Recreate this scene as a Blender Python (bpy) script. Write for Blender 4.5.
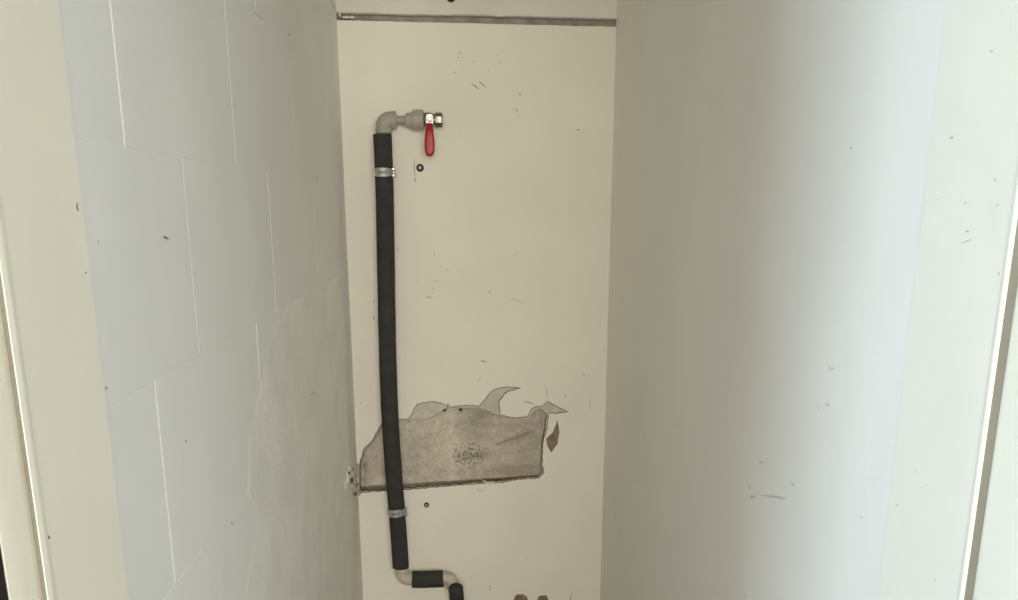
import bpy, bmesh, math, random
from mathutils import Vector, Matrix, noise
from mathutils.geometry import tessellate_polygon

for o in list(bpy.data.objects):
    bpy.data.objects.remove(o)
SC = bpy.context.scene
COL = SC.collection
random.seed(7)

# ------------------------------------------------------------------ camera
FPX, PPY, PITCH, YAW = 1044.24, 540.0, 0.30763, 0.04045
CAMZ = 1.6
cam_d = bpy.data.cameras.new('camera')
cam = bpy.data.objects.new('camera', cam_d)
COL.objects.link(cam)
cam.location = (0, 0, CAMZ)
cam.rotation_euler = (math.pi / 2 - PITCH, 0, -YAW)
cam_d.sensor_fit = 'HORIZONTAL'
cam_d.sensor_width = 36
cam_d.lens = FPX / 1018 * 36
cam_d.shift_y = (PPY - 300) / 1018
cam_d.clip_start = 0.02
SC.camera = cam

# ------------------------------------------------------------------ light
world = bpy.data.worlds.new('world')
SC.world = world
world.use_nodes = True
bg = world.node_tree.nodes['Background']
bg.inputs[0].default_value = (0.76, 0.90, 1.0, 1)
bg.inputs[1].default_value = 0.45


def area(name, loc, target, sx, sy, power, col):
    d = bpy.data.lights.new(name, 'AREA')
    d.shape = 'RECTANGLE'
    d.size, d.size_y = sx, sy
    d.energy = power
    d.color = col
    o = bpy.data.objects.new(name, d)
    COL.objects.link(o)
    o.location = loc
    o.rotation_euler = (Vector(target) - Vector(loc)).to_track_quat('-Z', 'Y').to_euler()
    return o


area('window_daylight', (-2.15, -0.62, 1.6), (0.45, 1.3, 1.4), 0.9, 1.5, 60, (0.68, 0.865, 1.0))
area('added_warm_fill', (0.35, -2.6, 1.95), (0.1, 3.3, 1.8), 2.0, 1.0, 132, (1.0, 0.935, 0.81))  # unseen warm fill added to brighten the back of the closet

SC.view_settings.view_transform = 'Standard'
SC.view_settings.look = 'None'
SC.cycles.max_bounces = 16
SC.cycles.diffuse_bounces = 12
SC.view_settings.exposure = 0.08
SC.view_settings.gamma = 1.0
SC.view_settings.use_curve_mapping = False

# ------------------------------------------------------------------ dimensions (metres)
XL, XR = -0.359, 0.4449          # closet side walls
YB = 3.3175                      # back wall
YF = 1.045                       # closet side of the door frame
YJ = 0.868                       # room side edge of the jamb lining
ZC = 2.5                        # ceiling
cp, sp_, cy, sy_ = math.cos(PITCH), math.sin(PITCH), math.cos(YAW), math.sin(YAW)


def ray(x, y):
    a, b = (x - 509) / FPX, (PPY - y) / FPX
    yy = cp + sp_ * b
    z = -sp_ + cp * b
    return Vector((cy * a + sy_ * yy, -sy_ * a + cy * yy, z))


def onY(x, y, Y=YB):
    v = ray(x, y)
    v = v * (Y / v.y)
    return Vector((v.x, v.y, v.z + CAMZ))


def onX(x, y, X):
    v = ray(x, y)
    v = v * (X / v.x)
    return Vector((v.x, v.y, v.z + CAMZ))


# ------------------------------------------------------------------ materials
def mat(name, col, rough=0.6, metal=0.0, var=0.04, vscale=6.0, bump=0.0, bscale=60.0, col2=None, coat=0.0, spec=0.4, detail=6):
    m = bpy.data.materials.new(name)
    m.use_nodes = True
    nt = m.node_tree
    b = nt.nodes['Principled BSDF']
    b.inputs['Roughness'].default_value = rough
    b.inputs['Metallic'].default_value = metal
    b.inputs['Specular IOR Level'].default_value = spec
    tc = nt.nodes.new('ShaderNodeTexCoord')
    n = nt.nodes.new('ShaderNodeTexNoise')
    n.inputs['Scale'].default_value = vscale
    n.inputs['Detail'].default_value = detail
    nt.links.new(tc.outputs['Object'], n.inputs['Vector'])
    r = nt.nodes.new('ShaderNodeValToRGB')
    c2 = col2 if col2 else tuple(max(0, c * (1 - var)) for c in col)
    r.color_ramp.elements[0].position = 0.35
    r.color_ramp.elements[1].position = 0.65
    r.color_ramp.elements[0].color = (*c2, 1)
    r.color_ramp.elements[1].color = (*col, 1)
    nt.links.new(n.outputs['Fac'], r.inputs[0])
    nt.links.new(r.outputs[0], b.inputs['Base Color'])
    if bump:
        n2 = nt.nodes.new('ShaderNodeTexNoise')
        n2.inputs['Scale'].default_value = bscale
        n2.inputs['Detail'].default_value = 4
        nt.links.new(tc.outputs['Object'], n2.inputs['Vector'])
        bp = nt.nodes.new('ShaderNodeBump')
        bp.inputs['Strength'].default_value = bump
        bp.inputs['Distance'].default_value = 0.002
        nt.links.new(n2.outputs['Fac'], bp.inputs['Height'])
        nt.links.new(bp.outputs[0], b.inputs['Normal'])
    return m


def vcol_mat(name, rough=0.95, bump=0.5, bscale=160):
    m = bpy.data.materials.new(name)
    m.use_nodes = True
    nt = m.node_tree
    b = nt.nodes['Principled BSDF']
    b.inputs['Roughness'].default_value = rough
    b.inputs['Specular IOR Level'].default_value = 0.15
    at = nt.nodes.new('ShaderNodeAttribute')
    at.attribute_name = 'tone'
    tc = nt.nodes.new('ShaderNodeTexCoord')
    n = nt.nodes.new('ShaderNodeTexNoise')
    n.inputs['Scale'].default_value = 90
    n.inputs['Detail'].default_value = 8
    nt.links.new(tc.outputs['Object'], n.inputs['Vector'])
    mr = nt.nodes.new('ShaderNodeMapRange')
    mr.inputs['From Min'].default_value = 0.3
    mr.inputs['From Max'].default_value = 0.7
    mr.inputs['To Min'].default_value = 0.9
    mr.inputs['To Max'].default_value = 1.07
    nt.links.new(n.outputs['Fac'], mr.inputs['Value'])
    mx = nt.nodes.new('ShaderNodeVectorMath')
    mx.operation = 'SCALE'
    nt.links.new(at.outputs['Color'], mx.inputs[0])
    nt.links.new(mr.outputs[0], mx.inputs['Scale'])
    nt.links.new(mx.outputs[0], b.inputs['Base Color'])
    n2 = nt.nodes.new('ShaderNodeTexNoise')
    n2.inputs['Scale'].default_value = bscale
    nt.links.new(tc.outputs['Object'], n2.inputs['Vector'])
    bp = nt.nodes.new('ShaderNodeBump')
    bp.inputs['Strength'].default_value = bump
    bp.inputs['Distance'].default_value = 0.002
    nt.links.new(n2.outputs['Fac'], bp.inputs['Height'])
    nt.links.new(bp.outputs[0], b.inputs['Normal'])
    return m


M = {}
M['back'] = mat('back_wall_paint', (0.85, 0.82, 0.73), 0.75, var=0.05, vscale=3.5, bump=0.25, bscale=45, spec=0.25)
M['left'] = mat('left_wall_paint', (0.835, 0.84, 0.825), 0.75, var=0.04, vscale=4, bump=0.22, bscale=55, spec=0.25)
M['skim'] = mat('skim_plaster_paint', (0.88, 0.876, 0.845), 0.8, var=0.08, vscale=9, bump=0.9, bscale=34, spec=0.2)
M['right'] = mat('right_wall_paint', (0.895, 0.88, 0.845), 0.72, var=0.04, vscale=3, bump=0.3, bscale=40, spec=0.25)
M['frame'] = mat('frame_gloss_paint', (0.93, 0.905, 0.81), 0.42, var=0.03, vscale=9, bump=0.1, bscale=40, spec=0.4)
M['white'] = mat('white_paint', (0.80, 0.79, 0.75), 0.8, var=0.03)
M['low_block'] = mat('low_block_brown', (0.24, 0.20, 0.16), 0.7, var=0.1)  # dark tone for the added low walls, cuts bounce onto the lower back wall
M['upper'] = mat('upper_panel_paint', (0.76, 0.735, 0.665), 0.8, var=0.07, vscale=5, bump=0.4, bscale=40, spec=0.2)
M['floor'] = mat('floor_screed', (0.06, 0.047, 0.037), 0.8, var=0.2, vscale=5, bump=0.3)
M['rim'] = mat('broken_plaster_edge', (0.22, 0.185, 0.14), 0.95, var=0.5, vscale=70, spec=0.1)
M['peel'] = mat('peeled_paint_base', (0.62, 0.575, 0.50), 0.9, var=0.14, vscale=35, bump=0.5, bscale=90, spec=0.15)
M['brown'] = mat('bare_brown_coat', (0.33, 0.26, 0.17), 0.9, var=0.35, vscale=50, bump=0.4, spec=0.15)
M['dark_groove'] = mat('raw_mortar', (0.45, 0.42, 0.36), 0.95, var=0.3, vscale=30, bump=0.5, spec=0.1)
M['patch'] = vcol_mat('bare_old_plaster')
M['crumb'] = mat('crumbling_plaster', (0.62, 0.57, 0.49), 0.95, var=0.45, vscale=60, bump=0.8, bscale=120, spec=0.1)
M['scuff'] = mat('scuff_mark', (0.10, 0.09, 0.08), 0.8, var=0.3, vscale=200)
M['dent'] = mat('paint_dent', (0.60, 0.575, 0.51), 0.7, var=0.3, vscale=200)
M['smudge'] = mat('smudge_mark', (0.74, 0.705, 0.62), 0.8, var=0.2, vscale=90)
M['foam'] = mat('black_foam_sleeve', (0.048, 0.046, 0.045), 0.85, var=0.25, vscale=25, bump=0.35, bscale=110, spec=0.25)
M['foam_end'] = mat('cut_foam_end', (0.24, 0.24, 0.24), 0.9, var=0.3, vscale=120, bump=0.4, spec=0.2)
M['ppr'] = mat('grey_plastic_pipe', (0.40, 0.375, 0.325), 0.55, var=0.12, vscale=30, bump=0.12, bscale=120)
M['pprold'] = mat('cream_plastic_elbow', (0.56, 0.52, 0.43), 0.6, var=0.2, vscale=60, bump=0.2, bscale=120)
M['nickel'] = mat('nickel_plated_brass', (0.34, 0.31, 0.255), 0.36, metal=1.0, var=0.25, vscale=60)
M['zinc'] = mat('zinc_plated_steel', (0.50, 0.50, 0.49), 0.42, metal=1.0, var=0.2, vscale=80)
M['zincplate'] = mat('zinc_strap_plate', (0.48, 0.48, 0.47), 0.55, metal=0.6, var=0.2, vscale=80)
M['red'] = mat('red_dipped_vinyl', (0.40, 0.010, 0.018), 0.38, var=0.15, vscale=40)
M['redmark'] = mat('worn_emboss', (0.50, 0.09, 0.08), 0.5, var=0.2)
M['stamp'] = mat('stamped_mark', (0.05, 0.05, 0.055), 0.6, var=0.2)
M['rubber'] = mat('black_rubber', (0.018, 0.018, 0.018), 0.7, var=0.2)
M['plug'] = mat('plug_core', (0.62, 0.62, 0.58), 0.4, metal=0.3, var=0.2)
M['seal'] = mat('door_seal_groove', (0.27, 0.265, 0.225), 0.7, var=0.15)
M['darkdoor'] = mat('dark_door_leaf', (0.012, 0.008, 0.008), 0.6, var=0.3, vscale=20)
M['hole'] = mat('dark_cavity', (0.015, 0.014, 0.012), 0.9, var=0.2)


# ------------------------------------------------------------------ helpers
def link(name, me, m=None, parent=None, smooth=False):
    o = bpy.data.objects.new(name, me)
    COL.objects.link(o)
    if m is not None:
        me.materials.clear()
        for k in (m if isinstance(m, (list, tuple)) else [m]):
            me.materials.append(k)
    if smooth:
        for p in me.polygons:
            p.use_smooth = True
    if parent is not None:
        o.parent = parent
        o.matrix_parent_inverse = parent.matrix_world.inverted() if parent.type != 'EMPTY' else Matrix.Translation(-parent.location)
    return o


def from_bm(name, bm, m, parent=None, smooth=False):
    me = bpy.data.meshes.new(name)
    bmesh.ops.recalc_face_normals(bm, faces=bm.faces[:])
    bm.to_mesh(me)
    bm.free()
    return link(name, me, m, parent, smooth)


def data(name, v, f, m, parent=None, smooth=False):
    me = bpy.data.meshes.new(name)
    me.from_pydata([tuple(x) for x in v], [], f)
    me.update()
    return link(name, me, m, parent, smooth)


def struct(o):
    o['kind'] = 'structure'
    return o


def thing(name, loc, label, cat, group=None):
    o = bpy.data.objects.new(name, None)
    o.empty_display_size = 0.05
    COL.objects.link(o)
    o.location = loc
    o['label'] = label
    o['category'] = cat
    if group:
        o['group'] = group
    return o


def box(bm, x0, x1, y0, y1, z0, z1, bev=0.0, seg=1):
    r = bmesh.ops.create_cube(bm, size=1)
    vs = r['verts']
    for v in vs:
        v.co = Vector((x0 + (v.co.x + .5) * (x1 - x0), y0 + (v.co.y + .5) * (y1 - y0), z0 + (v.co.z + .5) * (z1 - z0)))
    if bev:
        es = list({e for v in vs for e in v.link_edges})
        bmesh.ops.bevel(bm, geom=es, offset=bev, segments=seg, affect='EDGES', profile=0.6)


def frame_of(t):
    t = t.normalized()
    up = Vector((0, 0, 1)) if abs(t.z) < 0.9 else Vector((0, -1, 0))
    a = t.cross(up).normalized()
    b = a.cross(t).normalized()
    return a, b


def tube(bm, pts, radii, seg=28, cap=True, hex_=False, phase=0.0):
    """sweep circles along pts; radii list same length"""
    n = 6 if hex_ else seg
    rings = []
    pa = None
    for i, p in enumerate(pts):
        t = pts[min(i + 1, len(pts) - 1)] - pts[max(i - 1, 0)]
        if t.length < 1e-9:
            t = pts[-1] - pts[0]
        t.normalize()
        if pa is None:
            a, b = frame_of(t)
        else:
            a = (pa - t * pa.dot(t)).normalized()
            b = t.cross(a) * -1
            b = a.cross(t)
        pa = a
        rings.append([bm.verts.new(p + (a * math.cos(2 * math.pi * k / n + phase) + b * math.sin(2 * math.pi * k / n + phase)) * radii[i]) for k in range(n)])
    for i in range(len(rings) - 1):
        for k in range(n):
            bm.faces.new((rings[i][k], rings[i][(k + 1) % n], rings[i + 1][(k + 1) % n], rings[i + 1][k]))
    if cap:
        bm.faces.new(rings[0][::-1])
        bm.faces.new(rings[-1])
    return rings


def lathe(bm, origin, axis, prof, seg=32, n=None, phase=0.0):
    """prof: (distance along axis, radius) pairs"""
    ax = axis.normalized()
    pts = [origin + ax * d for d, _ in prof]
    a, b = frame_of(ax)
    N = n or seg
    rings = []
    for p, (d, r) in zip(pts, prof):
        rings.append([bm.verts.new(p + (a * math.cos(2 * math.pi * k / N + phase) + b * math.sin(2 * math.pi * k / N + phase)) * max(r, 1e-5)) for k in range(N)])
    for i in range(len(rings) - 1):
        for k in range(N):
            bm.faces.new((rings[i][k], rings[i][(k + 1) % N], rings[i + 1][(k + 1) % N], rings[i + 1][k]))
    bm.faces.new(rings[0][::-1])
    bm.faces.new(rings[-1])


def shade_auto(o, ang=40):
    me = o.data
    for p in me.polygons:
        p.use_smooth = True
    bm = bmesh.new()
    bm.from_mesh(me)
    for e in bm.edges:
        if len(e.link_faces) == 2 and e.calc_face_angle(0) > math.radians(ang):
            e.smooth = False
    bm.to_mesh(me)
    bm.free()


def jag(pts, step=0.006, amp=0.0016, seed=0):
    """closed 2D outline -> subdivided, jagged outline"""
    rnd = random.Random(seed)
    out = []
    n = len(pts)
    for i in range(n):
        a, b = Vector(pts[i]), Vector(pts[(i + 1) % n])
        L = (b - a).length
        k = max(1, int(L / step))
        nn = Vector((-(b - a).y, (b - a).x)).normalized()
        for j in range(k):
            q = a.lerp(b, j / k)
            d = rnd.uniform(-amp, amp)
            out.append(q + nn * d + (b - a).normalized() * rnd.uniform(-.3, .3) * min(step, L / k) * (1 if j else 0))
    return out


def ccw(p):
    s = sum(p[i][0] * p[(i + 1) % len(p)][1] - p[(i + 1) % len(p)][0] * p[i][1] for i in range(len(p)))
    return p if s > 0 else p[::-1]


def shrink(p, d):
    """move each vertex of a ccw outline inward by about d"""
    n = len(p)
    out = []
    for i in range(n):
        a, b, c = Vector(p[i - 1]), Vector(p[i]), Vector(p[(i + 1) % n])
        n1 = Vector((-(b - a).y, (b - a).x)).normalized()
        n2 = Vector((-(c - b).y, (c - b).x)).normalized()
        m_ = n1 + n2
        if m_.length < 0.3:
            m_ = n1
        out.append(b + m_.normalized() * d)
    return out


def sheet(outer, holes, y, rim_depth, rim_in):
    """XZ sheet at depth y with holes whose edges slope back; material slot 1 on the broken edges"""
    loops = [[Vector((p[0], p[1], 0)) for p in ccw(outer)]] + [[Vector((p[0], p[1], 0)) for p in ccw(h)] for h in holes]
    tris = tessellate_polygon(loops)
    V = [(q.x, y, q.y) for l in loops for q in l]
    F = []
    for t in tris:
        a, b, c = (Vector((V[i][0], V[i][2])) for i in t)
        s = (b - a).cross(c - a)
        F.append(tuple(t) if s > 0 else tuple(t[::-1]))
    nf = len(F)
    off = len(loops[0])
    for h, dep, rin in zip(loops[1:], rim_depth, rim_in):
        h2 = shrink([(q.x, q.y) for q in h], rin)
        base = len(V)
        V += [(q[0], y + dep, q[1]) for q in h2]
        n = len(h)
        for i in range(n):
            j = (i + 1) % n
            F.append((off + i, off + j, base + j, base + i))
        off += n
    return V, F, nf


def mesh_sheet(name, outer, holes, y, dep, rin, mats, parent=None):
    V, F, nf = sheet(outer, holes, y, dep, rin)
    o = data(name, V, F, mats, parent)
    for i, p in enumerate(o.data.polygons):
        p.material_index = 0 if i < nf else 1
    return o


def P2(lst, Y=YB):
    return [(onY(x, y, Y).x, onY(x, y, Y).z) for x, y in lst]


# ------------------------------------------------------------------ structure: back wall
outer_px = [(398.5, 419.3), (409, 418.5), (411.7, 413.4), (415, 406.5), (419.4, 402.7), (429.6, 401.2), (440, 402.6), (447, 405.8), (447.6, 403), (448.6, 406),
            (452.6, 406.6), (457.7, 405.8), (468, 404.7), (479.4, 405.8), (485.8, 398.1), (491, 392), (496, 388.4), (503.7, 386.9), (513, 386.6), (520.3, 388.4),
            (514, 390), (508.8, 391.7), (504.5, 394.6), (502.2, 398.1), (499.5, 402), (499.9, 407.8), (500.6, 414.2), (508.8, 416.7), (519, 417.3), (528, 415.5),
            (531.8, 408.6), (537, 406.3), (542, 405.8), (547.1, 400.7), (554.8, 405.2), (561, 408.6), (568.8, 411.6), (557.3, 413.2), (549.2, 413.9),
            (547, 428.8), (543.5, 441.5), (542.5, 464.5), (544.2, 472.2), (539.5, 478.4), (519, 479.8), (506.2, 482.2), (483.3, 483.5),
            (451.3, 486.2), (420, 488.8), (404.1, 490.2), (386.2, 491.3), (363.2, 492.6), (359.3, 494.2), (358.6, 480), (358.9, 464.5), (363.2, 449.6),
            (372.1, 440.2), (379.8, 426.2), (384, 420.5)]
inner_px = [(398.5, 420.2), (409, 419.6), (424, 419.4), (432, 417.5), (439, 413), (446, 408.4), (452, 408), (458, 408), (478, 407.8), (486, 410), (492, 413.2),
            (500.6, 416), (508.8, 418.2), (519, 418.8), (529, 416.5), (535, 410.6), (541, 408.6), (547, 414.5), (545.6, 428.8), (542.4, 441.5), (541.3, 464.5),
            (542.6, 471), (538.5, 477.2), (519, 478.6), (506.2, 481), (483.3, 482.2), (451.3, 485), (420, 487.6), (404.1, 489), (386.2, 490.2), (363.2, 491.2),
            (360, 491), (359.8, 480), (360.2, 466), (364.2, 450.6), (373, 441.2), (380.5, 427.6), (385, 421.8)]
leaf_px = [(557.3, 420), (559.3, 431.3), (557.5, 444), (551, 452.6), (546.8, 444.5), (546.2, 438.5), (552.4, 432.8), (556, 425)]
low1_px = [(514.6, 596.5), (517.5, 594), (523, 594.4), (527, 597), (528, 602), (524, 607), (517, 606), (514, 601)]
low2_px = [(538, 597), (541, 595.2), (546.5, 595.6), (548.3, 599), (547, 605), (541, 607), (537.5, 602)]
Zg0 = onY(480, 25).z              # lower edge of the groove under the upper panel
Zg1 = Zg0 + 0.019


def tilt(x):
    return 0.010 - 0.0125 * (x - XL) / (XR - XL)


outer_h = ccw(jag(P2(outer_px), 0.0065, 0.0017, 1))
leaf_h = ccw(jag(P2(leaf_px), 0.006, 0.0006, 2))
low1_h = ccw(jag(P2(low1_px), 0.006, 0.0012, 3))
low2_h = ccw(jag(P2(low2_px), 0.006, 0.0012, 4))
top_edge = []
n_ = 60
for i in range(n_ + 1):
    x = XR + 0.02 + (XL - 0.02 - XR - 0.02) * i / n_
    top_edge.append((x, Zg0 + tilt(x) + 0.0012 * noise.noise(Vector((x * 14, 0, 3))) + 0.0008 * noise.noise(Vector((x * 60, 0, 3)))))
outline = [(XL - .02, 0.0), (XR + .02, 0.0)] + top_edge
wall_back = struct(mesh_sheet('wall_back', outline, [outer_h, leaf_h, low1_h, low2_h], YB,
                              [0.003, 0.0016, 0.006, 0.006], [0.0024, 0.001, 0.002, 0.002], [M['back'], M['rim']]))
# bare peeled layer just behind the paint
lay = [(P[0], P[1]) for P in P2([(340, 370), (590, 370), (590, 510), (340, 510)])]
inner_h = ccw(jag(P2(inner_px), 0.0065, 0.0014, 11))
mesh_sheet('peeled_layer', lay, [inner_h], YB + 0.003, [0.012], [0.003], [M['peel'], M['rim']], wall_back)
lf = shrink(leaf_h, -0.0012)
tr = tessellate_polygon([[Vector((p[0], p[1], 0)) for p in lf]])
data('bare_brown_spot', [(p[0], YB + 0.0017, p[1]) for p in lf], [tuple(t) for t in tr], M['brown'], wall_back)
for px in (low1_px, low2_px):
    cx = sum(p[0] for p in px) / len(px)
    q = P2([(cx - 14, 590), (cx + 14, 590), (cx + 14, 612), (cx - 14, 612)])
    data('bare_brown_spot', [(x, YB + 0.0058, z) for x, z in q], [(0, 1, 2, 3)], M['brown'], wall_back)

# exposed old plaster, a relief of its own
NX, NZ = 250, 104
x0, x1 = onY(352, 450).x, onY(556, 450).x
z0, z1 = onY(450, 497).z, onY(450, 400).z
ga, gb = onY(357, 490.2), onY(540, 478.4)


def px_of(x, z):
    # the stain layout was measured on the photograph; this turns a wall point into that measure
    Yc = YB
    X = cy * x - sy_ * Yc
    y = sy_ * x + cy * Yc
    zz = z - CAMZ
    d = cp * y - sp_ * zz
    u = sp_ * y + cp * zz
    return 509 + FPX * X / d, PPY - FPX * u / d


def smooth(a, b, t):
    t = max(0, min(1, (t - a) / (b - a)))
    return t * t * (3 - 2 * t)


V, F, T = [], [], []
for j in range(NZ + 1):
    for i in range(NX + 1):
        x = x0 + (x1 - x0) * i / NX
        z = z0 + (z1 - z0) * j / NZ
        u, v = px_of(x, z)
        q = Vector((x, z, 0))
        n1 = noise.fractal(q * 9, 1.0, 2.0, 4)
        n2 = noise.fractal(q * 38 + Vector((5, 2, 1)), 1.0, 2.0, 4)
        n3 = noise.fractal(q * 120 + Vector((1, 7, 3)), 1.0, 2.0, 3)
        dep = 0.0125 + 0.0016 * n1 + 0.0007 * n2
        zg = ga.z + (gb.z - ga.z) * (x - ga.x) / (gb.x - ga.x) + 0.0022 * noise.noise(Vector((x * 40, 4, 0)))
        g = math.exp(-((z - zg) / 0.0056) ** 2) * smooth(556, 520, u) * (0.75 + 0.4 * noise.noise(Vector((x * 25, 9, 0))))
        dep += 0.014 * g
        # raised diagonal ridge and vertical filled strip
        vr = 446 - (u - 496) * 0.36
        rdg = math.exp(-((v - vr) / 1.2) ** 2) * smooth(492, 500, u) * smooth(538, 530, u)
        dep += 0.004 * rdg
        strip = math.exp(-((u - 451) / 4.0) ** 4)
        dep -= 0.0012 * strip
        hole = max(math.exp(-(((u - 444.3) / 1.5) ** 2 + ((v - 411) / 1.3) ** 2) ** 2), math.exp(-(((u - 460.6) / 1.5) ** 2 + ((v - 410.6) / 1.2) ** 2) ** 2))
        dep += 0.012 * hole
        base = Vector((0.545, 0.50, 0.425))
        nh = noise.fractal(Vector((x * 7, z * 26, 4)), 1.0, 2.0, 4)
        base = base * (1 + 0.24 * n1 + 0.06 * n2)
        base = base.lerp(Vector((0.66, 0.61, 0.53)), 0.5 * strip)
        rightz = smooth(455, 475, u)
        base = base.lerp(Vector((0.44, 0.395, 0.33)) * (1 + .08 * n2), 0.55 * rightz)
        base = base * (1 + 0.26 * nh * (0.4 + 0.6 * rightz))
        pale = 0.6 * smooth(0.25, 0.6, n2 + 0.35 * smooth(445, 455, v) * smooth(515, 480, u))
        base = base.lerp(Vector((0.70, 0.65, 0.57)), 0.5 * pale)
        # dark mottled specks
        sd = math.exp(-(((u - 469) / 18) ** 2 + ((v - 455) / 14) ** 2))
        spk = smooth(0.14, 0.36, n3 + 0.45 * sd - 0.22) * smooth(0.25, 0.6, sd)
        base = base.lerp(Vector((0.10, 0.085, 0.065)), 0.68 * spk)
        sp2 = smooth(0.45, 0.7, n3 + 0.2 * n1) * 0.5
        base = base.lerp(Vector((0.26, 0.21, 0.15)), sp2)
        # rusty stain low right, dirt along the slot and the left end
        st = math.exp(-(((u - 515) / 24) ** 2 + ((v - 474) / 5.5) ** 2))
        base = base.lerp(Vector((0.36, 0.26, 0.15)), 0.75 * st * (0.7 + 0.5 * n2))
        dl = math.exp(-((u - 362) / 7) ** 2) * smooth(445, 465, v)
        base = base.lerp(Vector((0.24, 0.20, 0.15)), 0.65 * dl * (0.6 + n2))
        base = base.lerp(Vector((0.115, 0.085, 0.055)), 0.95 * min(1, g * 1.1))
        base = base.lerp(Vector((0.22, 0.17, 0.11)), 0.55 * rdg)
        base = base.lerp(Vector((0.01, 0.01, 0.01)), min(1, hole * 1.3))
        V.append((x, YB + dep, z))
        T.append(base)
for j in range(NZ):
    for i in range(NX):
        a = j * (NX + 1) + i
        F.append((a, a + 1, a + NX + 2, a + NX + 1))
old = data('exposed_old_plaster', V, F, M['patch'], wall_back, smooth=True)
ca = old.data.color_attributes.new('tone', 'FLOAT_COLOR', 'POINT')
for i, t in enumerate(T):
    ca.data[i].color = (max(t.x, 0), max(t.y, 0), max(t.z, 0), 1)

# masonry core behind the plaster, groove and upper panel
bm = bmesh.new()
box(bm, XL - .12, XR + .12, YB + 0.034, YB + 0.15, 0, ZC)
from_bm('masonry_core', bm, M['dark_groove'], wall_back)
V, F = [], []
n_ = 110
for i in range(n_ + 1):
    x = XL - .02 + (XR - XL + .04) * i / n_
    dz = 0.0022 * noise.noise(Vector((x * 9, 7, 0))) + 0.0012 * noise.noise(Vector((x * 55, 7, 0))) + (0.0015 if x > -0.05 else 0)
    yo = 0.0015 * noise.noise(Vector((x * 18, 11, 0)))
    zl = Zg1 + dz + tilt(x)
    V += [(x, YB + 0.034, zl), (x, YB - 0.002 + yo, zl), (x, YB - 0.0055 + yo, zl + 0.004), (x, YB - 0.003 + yo * .5, zl + 0.016), (x, YB - 0.002, zl + 0.04), (x, YB - 0.002, ZC)]
for i in range(n_):
    for k in range(5):
        a = i * 6 + k
        F.append((a, a + 6, a + 7, a + 1))
up = data('upper_panel', V, F, M['upper'], wall_back, smooth=True)


def lump(name, c, r, m, parent, seed=0, amp=0.45, sub=2):
    bm = bmesh.new()
    bmesh.ops.create_icosphere(bm, subdivisions=sub, radius=1)
    for v in bm.verts:
        d = 1 + amp * noise.noise(v.co * 1.7 + Vector((seed * 3.1, seed, 0)))
        v.co = Vector((v.co.x * r[0], v.co.y * r[1], v.co.z * r[2])) * d + c
    return from_bm(name, bm, m, parent, smooth=True)


# plaster lump that closes the groove at its corner end
for k, (u, v, rx, ry, rz) in enumerate([(341, 10.5, .008, .006, .005), (347, 11.8, .012, .004, .004), (346, 17.2, .013, .004, .004), (352, 17.4, .009, .004, .004), (339.6, 15, .004, .008, .007)]):
    lump('plaster_lump', onY(u, v, YB + 0.002), (rx, ry, rz), M['upper'], wall_back, k + 20)
for k, u in enumerate((382, 386, 448, 500)):
    lump('plaster_lump', onY(u, 12.5 + (u - 382) * .025), (.013, .004, .005), M['upper'], wall_back, k + 40)
# crumbled corner at the left end of the bare patch
crumbs = [(352, 474, .014, .014, .016, 'crumb'), (347.5, 479, .010, .016, .020, 'left'), (345.8, 486, .009, .014, .015, 'left'), (351, 486, .013, .014, .012, 'crumb'), (356, 490, .010, .010, .010, 'crumb'),
          (355.5, 481, .010, .012, .014, 'crumb'), (349, 469, .006, .008, .010, 'left'), (357.5, 468, .006, .009, .014, 'crumb'), (353, 494, .006, .008, .008, 'crumb'), (359, 493.5, .008, .006, .006, 'crumb')]
for k, (u, v, rx, ry, rz, mm) in enumerate(crumbs):
    lump('plaster_lump', onX(u, v, XL + 0.001) if u < 356.5 else onY(u, v, YB - 0.002), (rx * .55, ry * 1.3, rz), M[mm], wall_back, k + 60, 0.8, 3)
for u, v, s in [(351.5, 480.5, .006), (355, 494, .0055), (357, 484, .005), (349, 473, .004)]:
    lump('cavity', onX(u, v, XL + 0.006), (s, .004, s * 1.2), M['rim'], wall_back, int(u), 0.6)


# ------------------------------------------------------------------ structure: left wall of painted blocks
bm = bmesh.new()
box(bm, XL - 0.12, XL - 0.0030, YF - 0.02, YB + 0.034, 0, ZC)
wall_left = struct(from_bm('wall_left', bm, M['left']))
seam0 = CAMZ + 0.0618
courses = []
for k in range(-7, 5):
    courses.append((seam0 + 0.25 * k, seam0 + 0.25 * (k + 1), k))
jo = {0: [1.197, 1.766, 2.388, 2.98], -1: [1.430, 2.035, 2.64, 3.24], -2: [1.216, 1.83, 2.43, 3.03], -3: [1.4317, 2.03, 2.63, 3.23]}
for zb, zt, k in courses:
    zb, zt = max(zb, 0.0), min(zt, ZC)
    if zt - zb < .02:
        continue
    js = jo.get(k)
    if js is None:
        s = 1.197 if k % 2 == 0 else 1.430
        js = [s + .6 * i for i in range(4)]
    ed = [YF - 0.015] + js + [YB + 0.02]
    for a, b in zip(ed[:-1], ed[1:]):
        if b - a < .03:
            continue
        bm = bmesh.new()
        jit = random.uniform(-.0003, .0003)
        box(bm, XL - 0.02, XL + jit, a + .0008, b - .0008, zb, zt)
        bm.edges.ensure_lookup_table()
        ev = [e for e in bm.edges if abs(e.verts[0].co.z - e.verts[1].co.z) > .01 and e.verts[0].co.x > XL - .01]
        bmesh.ops.bevel(bm, geom=ev, offset=(0.0015 if a < 1.1 else 0.0026), segments=2, affect='EDGES', profile=0.6)
        eh = [e for e in bm.edges if abs(e.verts[0].co.y - e.verts[1].co.y) > .02 and e.verts[0].co.x > XL - .001]
        bmesh.ops.bevel(bm, geom=eh, offset=0.0007, segments=1, affect='EDGES')
        from_bm('block', bm, M['left'], wall_left)
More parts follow.
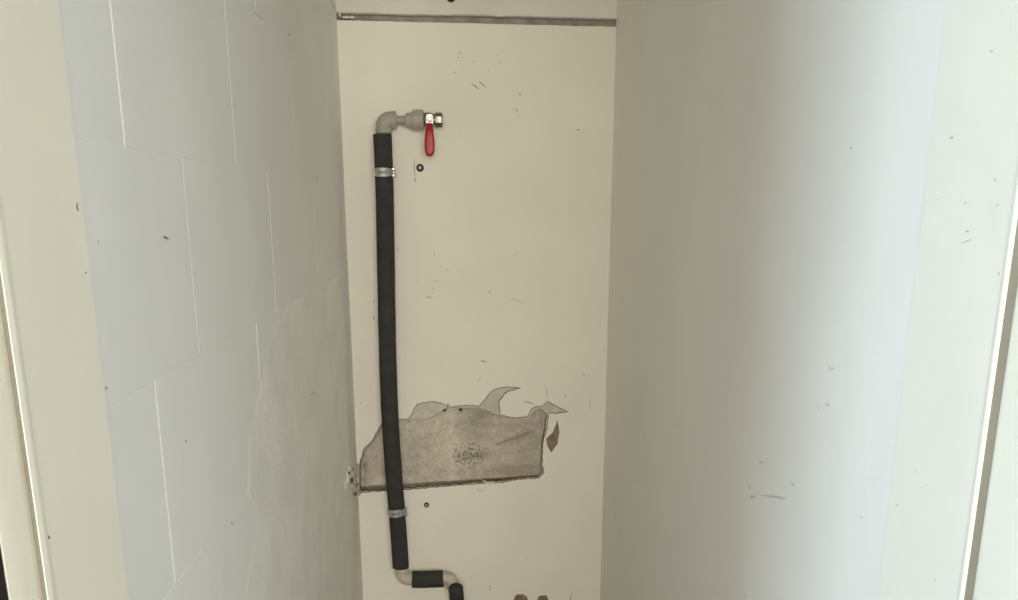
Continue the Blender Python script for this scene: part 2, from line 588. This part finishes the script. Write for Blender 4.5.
# newer skim coat over the blocks towards the back corner
skim_px = [(343, 268), (330, 281), (310, 291), (296, 296), (284, 304), (277, 317), (270, 338), (263, 361), (260, 380), (254, 409), (248, 433), (247, 470), (247, 497), (256, 515), (257, 530), (251, 553), (243, 600)]
sk = [(onX(x, y, XL).y, onX(x, y, XL).z) for x, y in skim_px]
sk = [(YB + .01, sk[0][1])] + sk + [(sk[-1][0] - .05, 0.35), (sk[-1][0] - .1, 0.0), (YB + .01, 0.0)]
skj = ccw(jag(sk, 0.012, 0.0035, 21))
sk_in = shrink(skj, 0.016)
loops = [[Vector((p[0], p[1], 0)) for p in sk_in]]
tr = tessellate_polygon(loops)
n = len(skj)
V = [(XL + 0.0008, p[0], p[1]) for p in sk_in] + [(XL - 0.0008, p[0], p[1]) for p in skj]
F = [tuple(t) for t in tr] + [(i, (i + 1) % n, n + (i + 1) % n, n + i) for i in range(n)]
me = bpy.data.meshes.new('skim_coat')
me.from_pydata(V, [], F)
bm = bmesh.new()
bm.from_mesh(me)
bmesh.ops.recalc_face_normals(bm, faces=bm.faces[:])
if sum(f.normal.x * f.calc_area() for f in bm.faces) < 0:
    bmesh.ops.reverse_faces(bm, faces=bm.faces[:])
bm.to_mesh(me)
bm.free()
link('skim_coat', me, M['skim'], wall_left)

# ------------------------------------------------------------------ structure: right wall, floor, ceiling, door wall
bm = bmesh.new()
box(bm, XR, XR + 0.12, YF - 0.02, YB + 0.034, 0, ZC)
wall_right = struct(from_bm('wall_right', bm, M['right']))
bm = bmesh.new()
box(bm, -2.6, 2.6, -3.2, YB + .15, -0.1, 0)
struct(from_bm('floor', bm, M['floor']))
bm = bmesh.new()
box(bm, -2.6, 2.6, -3.2, YB + .15, ZC, ZC + 0.1)
struct(from_bm('ceiling', bm, M['white']))
LX, RX = XL - 0.034, XR + 0.034    # masonry edges of the door opening
bm = bmesh.new()
box(bm, -2.6, LX + 0.004, 0.80, YF - 0.02, 0, ZC)
box(bm, RX - 0.004, 2.6, 0.76, YF - 0.02, 0, ZC)
box(bm, LX + 0.004, RX - 0.004, 0.872, YF - 0.02, 2.31, ZC)
struct(from_bm('wall_front', bm, M['white']))
# room side: unseen low walls added to block low light into the closet
for nm, b in (('wall_block_rear', (-2.6, 2.6, -3.2, -3.1)), ('wall_block_left', (-2.6, -2.5, -3.1, 0.872)), ('wall_block_right', (2.5, 2.6, -3.1, 0.872))):
    bm = bmesh.new()
    box(bm, *b, 0, 1.3)
    struct(from_bm(nm, bm, M['low_block']))

# ------------------------------------------------------------------ door frame with bead, seal groove and face
door = bpy.data.objects.new('door_1', None)
COL.objects.link(door)
door.location = (0, YJ, 0)
struct(door)
HZ = 2.27


YS = {-1: 0.7935, 1: 0.745}       # room-side ends of the rebate faces


def profile(YJ, BL):
    """jamb outline in (outward from the lining face, depth)"""
    p = [(0.030, YF), (0.0005, YF), (-0.0012, YF - 0.002), (-0.0012, YF - 0.006), (-0.0012, YJ + BL + 0.004), (-0.0012, YJ + BL)]
    for k in range(1, 8):        # long flat bead
        a = math.pi * k / 8
        p.append((-0.0012 - 0.0009 * math.sin(a), YJ + BL - BL * k / 8))
    p += [(-0.0013, YJ - 0.0003), (-0.0008, YJ - 0.0008), (-0.0002, YJ - 0.0006), (0.0002, YJ + 0.0005)]
    return p


for X, S, YJ, BL in ((XL, -1, 0.847, 0.016), (XR, 1, 0.863, 0.009)):
    g0, g1 = 0.0003, (0.0062 if S < 0 else 0.0112)
    pts = profile(YJ, BL) + [(g0, YJ + 0.028), (0.030, YJ + 0.028)]
    bm = bmesh.new()
    lo = [bm.verts.new((X + S * a, y, 0)) for a, y in pts]
    hi = [bm.verts.new((X + S * a, y, HZ)) for a, y in pts]
    n = len(pts)
    for i in range(n):
        j = (i + 1) % n
        bm.faces.new((lo[i], lo[j], hi[j], hi[i]))
    bm.faces.new(lo)
    bm.faces.new(hi)
    o = from_bm('jamb', bm, M['frame'], door)
    shade_auto(o, 35)
    # seal lying in the groove of the rebate
    bm = bmesh.new()
    box(bm, *sorted((X + S * (g0 + .0002), X + S * (g1 - .0002))), YJ + 0.006, YJ + 0.020, 0, HZ)
    from_bm('seal', bm, M['seal'], door)
    # rebate face that the door closes into
    bm = bmesh.new()
    box(bm, *sorted((X + S * g1, X + S * 0.032)), YS[S], YJ + 0.028, 0, HZ + 0.03, bev=(0.0008 if S < 0 else 0.0025), seg=2)
    o = from_bm('rebate', bm, M['frame'], door)
    shade_auto(o, 35)
bm = bmesh.new()
box(bm, XL + 0.002, XR - 0.002, YJ + 0.002, YF, HZ - .0, HZ + 0.03, bev=0.003, seg=2)
box(bm, XL - 0.010, XR + 0.013, YJ - 0.001, YJ + 0.02, HZ + 0.03, HZ + 0.055, bev=0.002, seg=2)
from_bm('head', bm, M['frame'], door)
# dark door leaf folded back along the room wall
bm = bmesh.new()
box(bm, XL - 0.85, XL - 0.0068, 0.752, 0.793, 0.01, 2.26, bev=0.0015)
from_bm('leaf', bm, M['darkdoor'], door)
hz = onX(4, 505, XL - 0.012).z
bm = bmesh.new()
lathe(bm, Vector((XL - 0.0085, 0.750, hz)), Vector((0, 0, 1)), [(0, .001), (0, .0030), (0.075, .0030), (0.08, .001)], 14)
from_bm('hinge', bm, M['frame'], door, True)


# ------------------------------------------------------------------ surface marks (chips, scratches, smudges)
def mark(parent, pts, nrm, w, m, name='scratch', seed=0):
    """a shallow ragged sliver along 3D pts lying on a wall"""
    rnd = random.Random(seed)
    nrm = Vector(nrm)
    L = []
    P = [Vector(p) for p in pts]
    dense = []
    for a, b in zip(P[:-1], P[1:]):
        for k in range(4):
            dense.append(a.lerp(b, k / 4))
    dense.append(P[-1])
    V, F = [], []
    n = len(dense)
    for i, p in enumerate(dense):
        t = (dense[min(i + 1, n - 1)] - dense[max(i - 1, 0)]).normalized()
        s = nrm.cross(t).normalized()
        ww = w * (0.25 + 0.75 * math.sin(math.pi * (i + .35) / (n - .3))) * rnd.uniform(.7, 1.2)
        c = p + nrm * 0.0006 + s * rnd.uniform(-.2, .2) * w
        V += [c + s * ww - nrm * .0008, c + nrm * 0.0002, c - s * ww - nrm * .0008]
    for i in range(n - 1):
        a = i * 3
        F += [(a, a + 1, a + 4, a + 3), (a + 1, a + 2, a + 5, a + 4)]
    return data(name, V, F, m, parent)


BN, RN, LN = (0, -1, 0), (-1, 0, 0), (1, 0, 0)
bm_marks = [([(471, 83.3), (475, 86), (478.9, 89.2)], .9), ([(478.9, 81), (482, 84), (485.6, 87)], .9), ([(459.6, 52), (460, 54)], .8), ([(457, 57.6), (459.5, 58)], .6),
            ([(473.6, 60.5), (474.5, 62.5)], .9), ([(454, 71.6), (454.8, 73.6)], .9), ([(497.6, 55), (498.6, 56)], .8), ([(499.2, 61.5), (499.6, 63.2)], .8), ([(488.6, 69.4), (489.6, 70.4)], .8),
            ([(519.6, 92.6), (520.3, 95.6)], 1.0), ([(516, 108.5), (517.2, 111.3)], 1.0), ([(518.6, 115.8), (519, 117.2)], .8), ([(577, 129.6), (579.8, 130)], 1.3), ([(534, 91.5), (534.6, 92.5)], .7),
            ([(433.5, 252.5), (434.8, 256.5)], .5), ([(516.2, 252.4), (517.2, 252.8)], 1.0), ([(447.6, 269.6), (448.3, 271.2)], .9), ([(440, 266.5), (440.4, 267.6)], .7), ([(416.8, 282.5), (417.4, 283.8)], .8),
            ([(426, 295.9), (429.5, 297.4), (433.4, 297.0)], .9), ([(433.2, 288), (433.6, 289.6)], .8), ([(480.8, 359.8), (483.6, 361.8), (487, 361.4)], 1.0), ([(565, 395), (566, 396.6)], 1.0),
            ([(546.8, 387), (547, 394), (547.2, 400)], .5), ([(414.8, 158.5), (414.2, 164), (414.6, 171), (415.2, 181)], .55), ([(414.9, 178), (415.3, 181.6)], 1.0), ([(523, 401.5), (529, 402.4), (534, 404.6)], .8),
            ([(490, 585), (489.8, 590.5)], .8), ([(571, 594), (570.4, 600), (570, 604)], .8), ([(365.5, 455), (366, 457)], .8), ([(361, 402), (361.5, 404)], .8), ([(388, 593), (388.6, 594)], 1.0),
            ([(525.5, 556), (527, 557.5)], .8), ([(373.6, 300), (373.8, 303)], .8), ([(373.4, 316), (373.8, 320)], .9), ([(568, 408), (569.4, 408.6)], .7), ([(447.6, 403.6), (447.7, 410)], .5),
            ([(608, 355), (607.6, 359)], .7), ([(583, 374), (585, 376)], .6)]
for k, (pp, w) in enumerate(bm_marks):
    mark(wall_back, [onY(x, y) for x, y in pp], BN, w * 0.0016, M['scuff'], 'scratch', k)
for k, (pp, w) in enumerate([([(488, 290.5), (491, 292.5)], 1.6), ([(509, 299), (517, 300.5), (525, 302.5)], .8), ([(430, 281.5), (439, 281)], .6), ([(604.5, 345), (605, 352)], .8), ([(398, 248), (398.5, 252)], 1.2),
                             ([(480, 376), (478.5, 382)], .9), ([(590, 392), (590.5, 410)], .6), ([(482, 480), (490, 484), (500, 483)], 1.3), ([(476, 489), (484, 491)], 1.4)]):
    mark(wall_back, [onY(x, y) for x, y in pp], BN, w * 0.003, M['smudge'], 'smudge', k + 100)
for k, (pp, w, mm) in enumerate([([(829.5, 363), (831, 370), (834, 368)], 1.0, 'dent'), ([(826, 402), (826.2, 405), (829, 405), (829.3, 402)], .8, 'dent'), ([(819, 400), (819.3, 411)], .7, 'dent'),
                                 ([(750, 497.5), (753, 497), (756, 496)], 2.2, 'smudge'), ([(760, 495), (772, 496), (786, 499)], 1.6, 'smudge'), ([(791.5, 482), (795, 487)], 1.0, 'dent'), ([(759, 462), (764, 463)], .8, 'dent'),
                                 ([(749, 480), (750, 490)], 1.0, 'smudge'), ([(676, 423), (675, 430)], 1.2, 'smudge'), ([(611, 471), (610.5, 474)], 1.6, 'dent'), ([(639.5, 481), (640.2, 482)], 1.6, 'dent'),
                                 ([(850, 148), (852, 149)], .9, 'dent'), ([(745, 594), (746, 600)], .8, 'dent'), ([(616, 510), (615, 520)], 1.6, 'smudge'), ([(700, 518), (699, 528)], 1.8, 'smudge'), ([(861, 516), (862, 518)], .8, 'dent')]):
    mark(wall_right, [onX(x, y, XR) for x, y in pp], RN, w * 0.0013, M[mm], 'scratch', k + 200)
for k, (pp, w, mm) in enumerate([([(163.5, 236.5), (166, 237.5), (168.8, 239)], .9, 'scuff'), ([(185.5, 440), (186, 442)], .8, 'scuff'), ([(231.6, 522), (232.2, 524)], .9, 'scuff'), ([(288.6, 33), (289.6, 35.6)], 1.2, 'scuff'),
                                 ([(317, 176.5), (318, 178.5)], 1.3, 'scuff'), ([(330.5, 0), (332.5, 4), (335, 7.5), (337.4, 10)], 1.6, 'dent'), ([(251, 2), (255, 12), (263, 19)], .7, 'smudge'),
                                 ([(273, 470), (273.5, 479)], 1.0, 'smudge'), ([(281, 457), (283, 468)], 1.0, 'smudge'), ([(244.5, 410), (245.5, 421)], .8, 'dent'), ([(310, 395), (316, 392)], 1.8, 'smudge'), ([(98, 241), (98.6, 242)], .7, 'scuff')]):
    mark(wall_left, [onX(x, y, XL + .001) for x, y in pp], LN, w * 0.0013, M[mm], 'scratch', k + 300)
jambs = [o for o in door.children if o.name.startswith('jamb')]
for k, (pp, w) in enumerate([([(950, 137), (952, 138.5), (954, 136)], .9), ([(990, 51.5), (993, 51)], .6), ([(994, 179), (996, 181)], .8), ([(966, 231), (969, 232)], .8), ([(962, 243), (972, 239)], .5),
                             ([(998, 273), (1000, 274)], .9), ([(938, 199), (939, 200)], .9), ([(997, 206), (999, 204)], .6), ([(964, 204), (967, 202)], .6), ([(915.4, 471), (916, 472)], .7), ([(896.6, 504), (897, 506)], .8),
                             ([(935, 580), (936, 581)], .8), ([(926, 484), (927, 485)], .7)]):
    j = max(jambs, key=lambda o: max(v.co.x for v in o.data.vertices))
    mark(j, [onX(x, y, XR - .0012) for x, y in pp], RN, w * 0.0011, M['dent'], 'dent', k + 400)
for k, (pp, w) in enumerate([([(77, 203), (76.6, 206), (77.6, 211)], .8), ([(106, 387), (106.8, 389)], .9), ([(85, 272), (85.6, 273.5)], .7), ([(48, 536), (49.4, 538.5)], .9)]):
    j = min(jambs, key=lambda o: min(v.co.x for v in o.data.vertices))
    mark(j, [onX(x, y, XL + .0012) for x, y in pp], LN, w * 0.0012, M['scuff'], 'dent', k + 430)

# ------------------------------------------------------------------ insulated water pipe
YP = YB - 0.062                   # pipe axis stands off the wall


def A(x, y, Y=YP):
    return onY(x, y, Y)


def spline(pts, n=12):
    out = []
    P = [pts[0] * 2 - pts[1]] + pts + [pts[-1] * 2 - pts[-2]]
    for i in range(1, len(P) - 2):
        for k in range(n):
            t = k / n
            p0, p1, p2, p3 = P[i - 1], P[i], P[i + 1], P[i + 2]
            out.append(0.5 * ((2 * p1) + (p2 - p0) * t + (2 * p0 - 5 * p1 + 4 * p2 - p3) * t * t + (3 * p1 - p0 - 3 * p2 + p3) * t ** 3))
    out.append(pts[-1])
    return out


e1 = A(382.2, 120.0)
pipe = thing('water_pipe', (e1.x, YP, 0.0), 'grey plastic water pipe in black foam sleeve running down the back wall', 'pipe')
Rf, Rp = 0.0268, 0.0125


def sleeve(name, pts, rad, parent, hollow=Rp + 0.001, marks=()):
    bm = bmesh.new()
    radii = []
    L = 0
    for i, p in enumerate(pts):
        if i:
            L += (p - pts[i - 1]).length
        r = rad * (1 + 0.014 * noise.noise(Vector((L * 14, 3, rad * 99))) + 0.008 * noise.noise(Vector((L * 60, 8, 0))))
        for mz in marks:
            r -= 0.0028 * math.exp(-((p.z - mz) / 0.011) ** 2)
        radii.append(r)
    # rounded rims
    pts2 = [pts[0]] + pts + [pts[-1]]
    t0 = (pts[1] - pts[0]).normalized()
    t1 = (pts[-1] - pts[-2]).normalized()
    pts2 = [pts[0], pts[0] + t0 * 0.0015] + pts[1:-1] + [pts[-1] - t1 * 0.0015, pts[-1]]
    r2 = [radii[0] - 0.0015, radii[0]] + radii[1:-1] + [radii[-1], radii[-1] - 0.0015]
    rings = tube(bm, pts2, r2, 36, cap=False)
    # cut ends with the bore
    for rg, c, rr, rev in ((rings[0], pts2[0], r2[0], True), (rings[-1], pts2[-1], r2[-1], False)):
        inn = [bm.verts.new(c + (v.co - c) * (hollow / rr)) for v in rg]
        for k in range(len(rg)):
            q = (rg[k], rg[(k + 1) % len(rg)], inn[(k + 1) % len(rg)], inn[k])
            f = bm.faces.new(q)
            f.material_index = 1
    o = from_bm(name, bm, [M['foam'], M['foam_end']], parent)
    shade_auto(o, 50)
    return o


c1, c2 = A(384.2, 172.5), A(396.9, 511.5)
path = [A(382.3, 134.2), A(383.2, 153), A(384.0, 172.5), A(384.8, 200), A(386.0, 270), A(387.3, 340), A(389.2, 400), A(391.4, 440), A(394.2, 480), A(396.9, 511.5), A(399.2, 542), A(400.8, 567.5)]
path = spline(path, 7)
sleeve('foam_sleeve', path, Rf, pipe, marks=(c1.z, c2.z))


def elbow(name, corner, din, dout, leg, r, m, parent, sock=0.004):
    """90 degree socket elbow: directions din (towards first end) and dout (towards second end)"""
    bm = bmesh.new()
    din, dout = din.normalized(), dout.normalized()
    pts, rad = [], []
    R = leg * 0.55
    a = corner + din * leg
    pts += [a, a - din * 0.0015, a - din * 0.013, a - din * 0.0145]
    rad += [r - .001, r, r, r - sock * .35]
    for k in range(9):
        t = k / 8
        p0, p1, p2 = corner + din * R, corner, corner + dout * R
        pts.append(p0 * (1 - t) ** 2 + p1 * 2 * t * (1 - t) + p2 * t * t)
        rad.append(r - sock * .35)
    b = corner + dout * leg
    pts += [b - dout * 0.0145, b - dout * 0.013, b - dout * 0.0015, b]
    rad += [r - sock * .35, r, r, r - .001]
    tube(bm, pts, rad, 30)
    o = from_bm(name, bm, m, parent)
    shade_auto(o, 50)
    return o


down, right = Vector((0, 0, -1)), Vector((1, 0, 0))
top_c = A(383.6, 119.9)
elbow('elbow', top_c, down, right, 0.0365, 0.0240, M['ppr'], pipe, sock=0.003)
# short bare pipes
vx1 = A(406, 120).x
bm = bmesh.new()
tube(bm, [top_c, Vector((A(408, 120).x, YP, top_c.z))], [Rp - .0006, Rp - .0006], 24)
o = from_bm('bare_pipe', bm, M['ppr'], pipe)
shade_auto(o)
bm = bmesh.new()
tube(bm, [top_c, A(383.4, 140)], [Rp, Rp], 24)
lathe(bm, A(382.6, 131.2), down, [(0, .018), (0.0005, .0195), (0.004, .0195), (0.0045, .018)], 28)
o = from_bm('pipe_end', bm, M['ppr'], pipe)
shade_auto(o)
# union fitting
ux = A(405.6, 120).x
org = Vector((ux, YP, top_c.z))
bm = bmesh.new()
lathe(bm, org, right, [(0, .0175), (.001, .0190), (.012, .0195), (.013, .0208), (.024, .0208), (.025, .019)], 32)
o = from_bm('union_socket', bm, M['ppr'], pipe)
shade_auto(o)
nx = A(412.6, 120).x
bm = bmesh.new()
lathe(bm, Vector((nx, YP, top_c.z)), right, [(0, .026), (.002, .0285), (.026, .0285), (.031, .0268), (.033, .022)], n=12, phase=.26)
o = from_bm('union_nut', bm, M['ppr'], pipe)
shade_auto(o, 20)

# lower offset: elbow, short sleeve, elbow, sleeve down to the floor
low_c = A(402.6, 578.9)
elbow('elbow', low_c, Vector((-.03, 0, 1)), right, 0.038, 0.0215, M['pprold'], pipe, sock=0.002)
bm = bmesh.new()
lz = low_c.z
tube(bm, [low_c, Vector((A(450, 579).x, YP, lz - 0.002))], [Rp, Rp], 24)
o = from_bm('bare_pipe', bm, M['ppr'], pipe)
shade_auto(o)
hs = [A(412.2, 579.4), A(420, 579.6), A(430, 579.3), A(437, 579.0), A(443.4, 578.7)]
sleeve('foam_sleeve', spline(hs, 4), 0.0282, pipe)
c4 = A(451.6, 578.2)
dn = Vector((0.04, 0.0, -1.0))
elbow('elbow', c4, Vector((-1, 0.0, 0)), dn, 0.034, 0.0212, M['pprold'], pipe, sock=0.002)
s0 = A(455.8, 587.4, YP - 0.05)
s1 = s0 + Vector((0.003, 0.020, -0.06))
s2 = Vector((s1.x + .002, YP, 0.12))
s3 = Vector((s2.x, s2.y, 0.001))
bm = bmesh.new()
tube(bm, spline([c4 + dn * 0.02, c4 + dn * 0.07, s1.lerp(s2, .6)], 6), [Rp] * 13, 24)
o = from_bm('bare_pipe', bm, M['ppr'], pipe)
shade_auto(o)
sleeve('foam_sleeve', spline([s0, s1, s1.lerp(s2, .5), s2, s3], 6), 0.0236, pipe, hollow=0.0015)

# ------------------------------------------------------------------ ball valve with red lever
vz = top_c.z
v0 = A(422.8, 120).x
valve = thing('ball_valve', (v0, YP, vz), 'nickel ball valve with red lever screwed onto the top of the pipe', 'valve')
mm = 0.001
bm = bmesh.new()
lathe(bm, Vector((v0, YP, vz)), right, [(0, .017), (.003, .0195), (.008, .0205), (.014, .0212), (.022, .0205), (.030, .0175), (.034, .0165), (.0365, .0165)], 36)
o = from_bm('valve_body', bm, M['nickel'], valve)
shade_auto(o, 30)
xh = A(434.8, 120).x
bm = bmesh.new()
lathe(bm, Vector((xh, YP, vz)), right, [(0, .0165), (.001, .0205), (.004, .0212), (.019, .0212), (.022, .020), (.0225, .015), (.008, .0135), (.0075, .0001)], n=8, phase=.3927)
o = from_bm('end_hexagon', bm, M['nickel'], valve)
shade_auto(o, 20)
# stem and nut facing the room
hx = A(429.9, 118).x
fwd = Vector((0, -1, 0))
bm = bmesh.new()
lathe(bm, Vector((hx, YP - 0.012, vz + .001)), fwd, [(0, .0115), (.010, .0115), (.012, .009), (.024, .0085), (.025, .006)], 24)
o = from_bm('stem', bm, M['nickel'], valve)
shade_auto(o)
# lever plate with bent neck, and the dipped grip
YH = YP - 0.032
bm = bmesh.new()
prof = [(-.0005, .0135, 0.013), (0, .0135, .011), (0, .012, -.010), (-.002, .0085, -.018), (-.010, .0075, -.026), (-.012, .0075, -.034)]
rows = []
for dy, hw, dz in [(0, .006, .013), (0, .0098, .008), (0, .0098, -.006), (0, .0085, -.014), (-.006, .0085, -.022), (-.008, .0085, -.034)]:
    rows.append([bm.verts.new((hx + sx * hw, YH + dy + ty, vz + dz)) for sx, ty in ((-1, 0), (1, 0), (1, .0028), (-1, .0028))])
for a, b in zip(rows[:-1], rows[1:]):
    for k in range(4):
        bm.faces.new((a[k], a[(k + 1) % 4], b[(k + 1) % 4], b[k]))
bm.faces.new(rows[0])
bm.faces.new(rows[-1][::-1])
lev = from_bm('lever', bm, M['zinc'], valve)
bm = bmesh.new()
lathe(bm, Vector((hx, YH + .0005, vz + .002)), fwd, [(0, .0085), (.0055, .0085), (.0065, .0075)], n=6)
lathe(bm, Vector((hx, YH - .0055, vz + .002)), fwd, [(0, .0042), (.0035, .0042), (.004, .0035)], 16)
o = from_bm('lever_nut', bm, M['zinc'], lev)
shade_auto(o, 30)
bm = bmesh.new()
rows = []
gb_ = vz - 0.0985
gx = [(-.010, .0066, .0036), (-.013, .0084, .0046), (-.022, .0098, .005), (-.036, .0118, .0052), (-.054, .0140, .0054), (-.072, .0147, .0054), (-.086, .0140, .0052), (-.094, .0118, .0048), (-.0985, .0085, .004), (-.1005, .004, .0025)]
for dz, hw, ht in gx:
    yc = YH - 0.002 - 0.008 * smooth(-.01, -.03, dz) * 1.0 + .0014
    ring = []
    for k in range(20):
        a = 2 * math.pi * k / 20
        ca_, sa_ = math.cos(a), math.sin(a)
        ex = 0.6
        ring.append(bm.verts.new((hx + hw * math.copysign(abs(ca_) ** ex, ca_) + (-.0005 + dz * 0.012), yc + ht * math.copysign(abs(sa_) ** ex, sa_), vz + dz)))
    rows.append(ring)
for a, b in zip(rows[:-1], rows[1:]):
    for k in range(20):
        bm.faces.new((a[k], a[(k + 1) % 20], b[(k + 1) % 20], b[k]))
bm.faces.new(rows[0])
bm.faces.new(rows[-1][::-1])
grip = from_bm('grip', bm, M['red'], lev, True)
bm = bmesh.new()
for k in range(6):
    zz = vz - 0.050 - k * 0.0062
    box(bm, hx - 0.0045 + (.001 if k % 2 else 0), hx + 0.0035, YH - 0.0146, YH - 0.0132, zz, zz + 0.0030, bev=0.0006)
box(bm, hx - 0.005, hx + 0.004, YH - 0.0142, YH - 0.0128, vz - 0.035, vz - 0.033, bev=0.0006)
from_bm('emboss', bm, M['redmark'], lev)


# ------------------------------------------------------------------ pipe clamps
def clamp(c, axis, label, rb):
    t = thing('pipe_clamp', c, label, 'clamp', 'zinc clamps on the foam sleeve')
    ax = axis.normalized()
    a = ax.cross(Vector((0, 1, 0))).normalized()
    if a.x < 0:
        a = -a
    f = a.cross(ax).normalized()
    if f.y > 0:
        f = -f
    fr = Matrix(((a.x, f.x, ax.x, c.x), (a.y, f.y, ax.y, c.y), (a.z, f.z, ax.z, c.z), (0, 0, 0, 1)))
    fr = Matrix((a, f, ax)).transposed().to_4x4()
    fr.translation = c

    def fin(bm, name, m, auto=30):
        bm.transform(fr)
        o = from_bm(name, bm, m, t)
        shade_auto(o, auto)
        return o

    def hoop(r0, r1, h):
        bm = bmesh.new()
        N = 48
        V_ = []
        for k in range(N):
            q = 2 * math.pi * k / N
            for r, z in ((r0, -h), (r1, -h), (r1, h), (r0, h)):
                V_.append(bm.verts.new((r * math.cos(q), r * math.sin(q), z)))
        for k in range(N):
            for s in range(4):
                bm.faces.new((V_[k * 4 + s], V_[k * 4 + (s + 1) % 4], V_[((k + 1) % N) * 4 + (s + 1) % 4], V_[((k + 1) % N) * 4 + s]))
        return bm
    fin(hoop(rb - .002, rb + .0016, .0155), 'rubber_lining', M['rubber'])
    fin(hoop(rb + .0012, rb + .0030, .0105), 'band', M['zinc'])
    # curved front plate with its stamped mark
    bm = bmesh.new()
    N = 12
    V_ = []
    for k in range(N + 1):
        q = math.radians(90 - 42 + 84 * k / N)
        h = .0128 if 0 < k < N else .009
        for r, z in ((rb + .002, -h), (rb + .0052, -h + .001), (rb + .0052, h - .001), (rb + .002, h)):
            V_.append(bm.verts.new((r * math.cos(q) - .003, r * math.sin(q), z)))
    for k in range(N):
        for s in range(3):
            bm.faces.new((V_[k * 4 + s], V_[k * 4 + s + 1], V_[(k + 1) * 4 + s + 1], V_[(k + 1) * 4 + s]))
    bm.faces.new(V_[:4])
    bm.faces.new(V_[-4:][::-1])
    pl = fin(bm, 'plate', M['zincplate'])
    for k in range(5):
        q = math.radians(90 + 20 - k * 9.5)
        bm = bmesh.new()
        box(bm, -.0013, .0013, -.0004, .0004, -.0042, .0042 - (.002 if k % 2 else 0))
        bm.transform(Matrix.Translation(Vector(((rb + .0056) * math.cos(q) - .003, (rb + .0056) * math.sin(q), 0))) @ Matrix.Rotation(q - math.pi / 2, 4, 'Z'))
        bm.transform(fr)
        from_bm('stamped_mark', bm, M['stamp'], pl)
    # lugs and screws
    for sx in (-1, 1):
        bm = bmesh.new()
        xa, xb = sorted((sx * (rb + .001), sx * (rb + (.0060 if sx > 0 else .0045))))
        box(bm, xa, xb, .000, .005, -.0105, .0105, bev=.001)
        box(bm, xa, xb, -.007, -.002, -.0105, .0105, bev=.001)
        lug = fin(bm, 'lug', M['zinc'])
    for z in (-.0085, .0095):
        bm = bmesh.new()
        lathe(bm, Vector((rb + .0035, -.008, z)), Vector((0, 1, 0)), [(0, .0022), (.016, .0022), (.0162, .0062), (.0200, .0062), (.0222, .0035)], 18)
        fin(bm, 'screw', M['zinc'])
    # rod to the wall
    bm = bmesh.new()
    lathe(bm, Vector((0, -rb - .001, 0)), Vector((0, -1, 0)), [(0, .007), (.004, .007), (.0042, .004), (YB - c.y - rb - .0005, .004)], 16)
    fin(bm, 'rod', M['zinc'])
    return t


def near(z):
    k = min(range(1, len(path) - 1), key=lambda i: abs(path[i].z - z))
    return path[k], path[k + 1] - path[k - 1]


p_, d_ = near(c1.z)
clamp(Vector((p_.x, p_.y, c1.z)), -d_, 'upper zinc pipe clamp just below the grey elbow and valve', Rf - 0.0018)
p_, d_ = near(c2.z)
clamp(Vector((p_.x, p_.y, c2.z)), -d_, 'lower zinc pipe clamp below the bare plaster patch', Rf - 0.0018)


# ------------------------------------------------------------------ wall plugs
def plug(x, y, r, label):
    c = onY(x, y)
    t = thing('wall_plug', c, label, 'wall plug', 'black wall plugs in the back wall')
    bm = bmesh.new()
    lathe(bm, c + Vector((0, 0.004, 0)), fwd, [(0, r), (.004, r * 1.0), (.009, r * .92), (.0095, r * .8), (.0095, r * .48), (.005, r * .45)], 24)
    o = from_bm('collar', bm, M['rubber'], t)
    shade_auto(o)
    bm = bmesh.new()
    lathe(bm, c + Vector((0, 0.002, 0)), fwd, [(0, r * .44), (.009, r * .42), (.0105, r * .25)], 18)
    o = from_bm('screw_core', bm, M['plug'], t)
    shade_auto(o)
    return t


plug(420.1, 167.8, 0.0112, 'small black wall plug below the valve, right of the upper clamp')
plug(426.6, 504.8, 0.0085, 'small black wall plug below the bare plaster patch')

# ------------------------------------------------------------------ dark round fitting high on the back wall
c = onY(451, -2.4, YB - 0.004)
t = thing('wall_fitting', c, 'small black round fitting high on the back wall above the long groove', 'fitting')
bm = bmesh.new()
lathe(bm, c + Vector((0, .01, 0)), fwd, [(0, .0125), (.012, .0125), (.016, .011), (.017, .006)], 20)
o = from_bm('stub', bm, M['rubber'], t)
shade_auto(o)
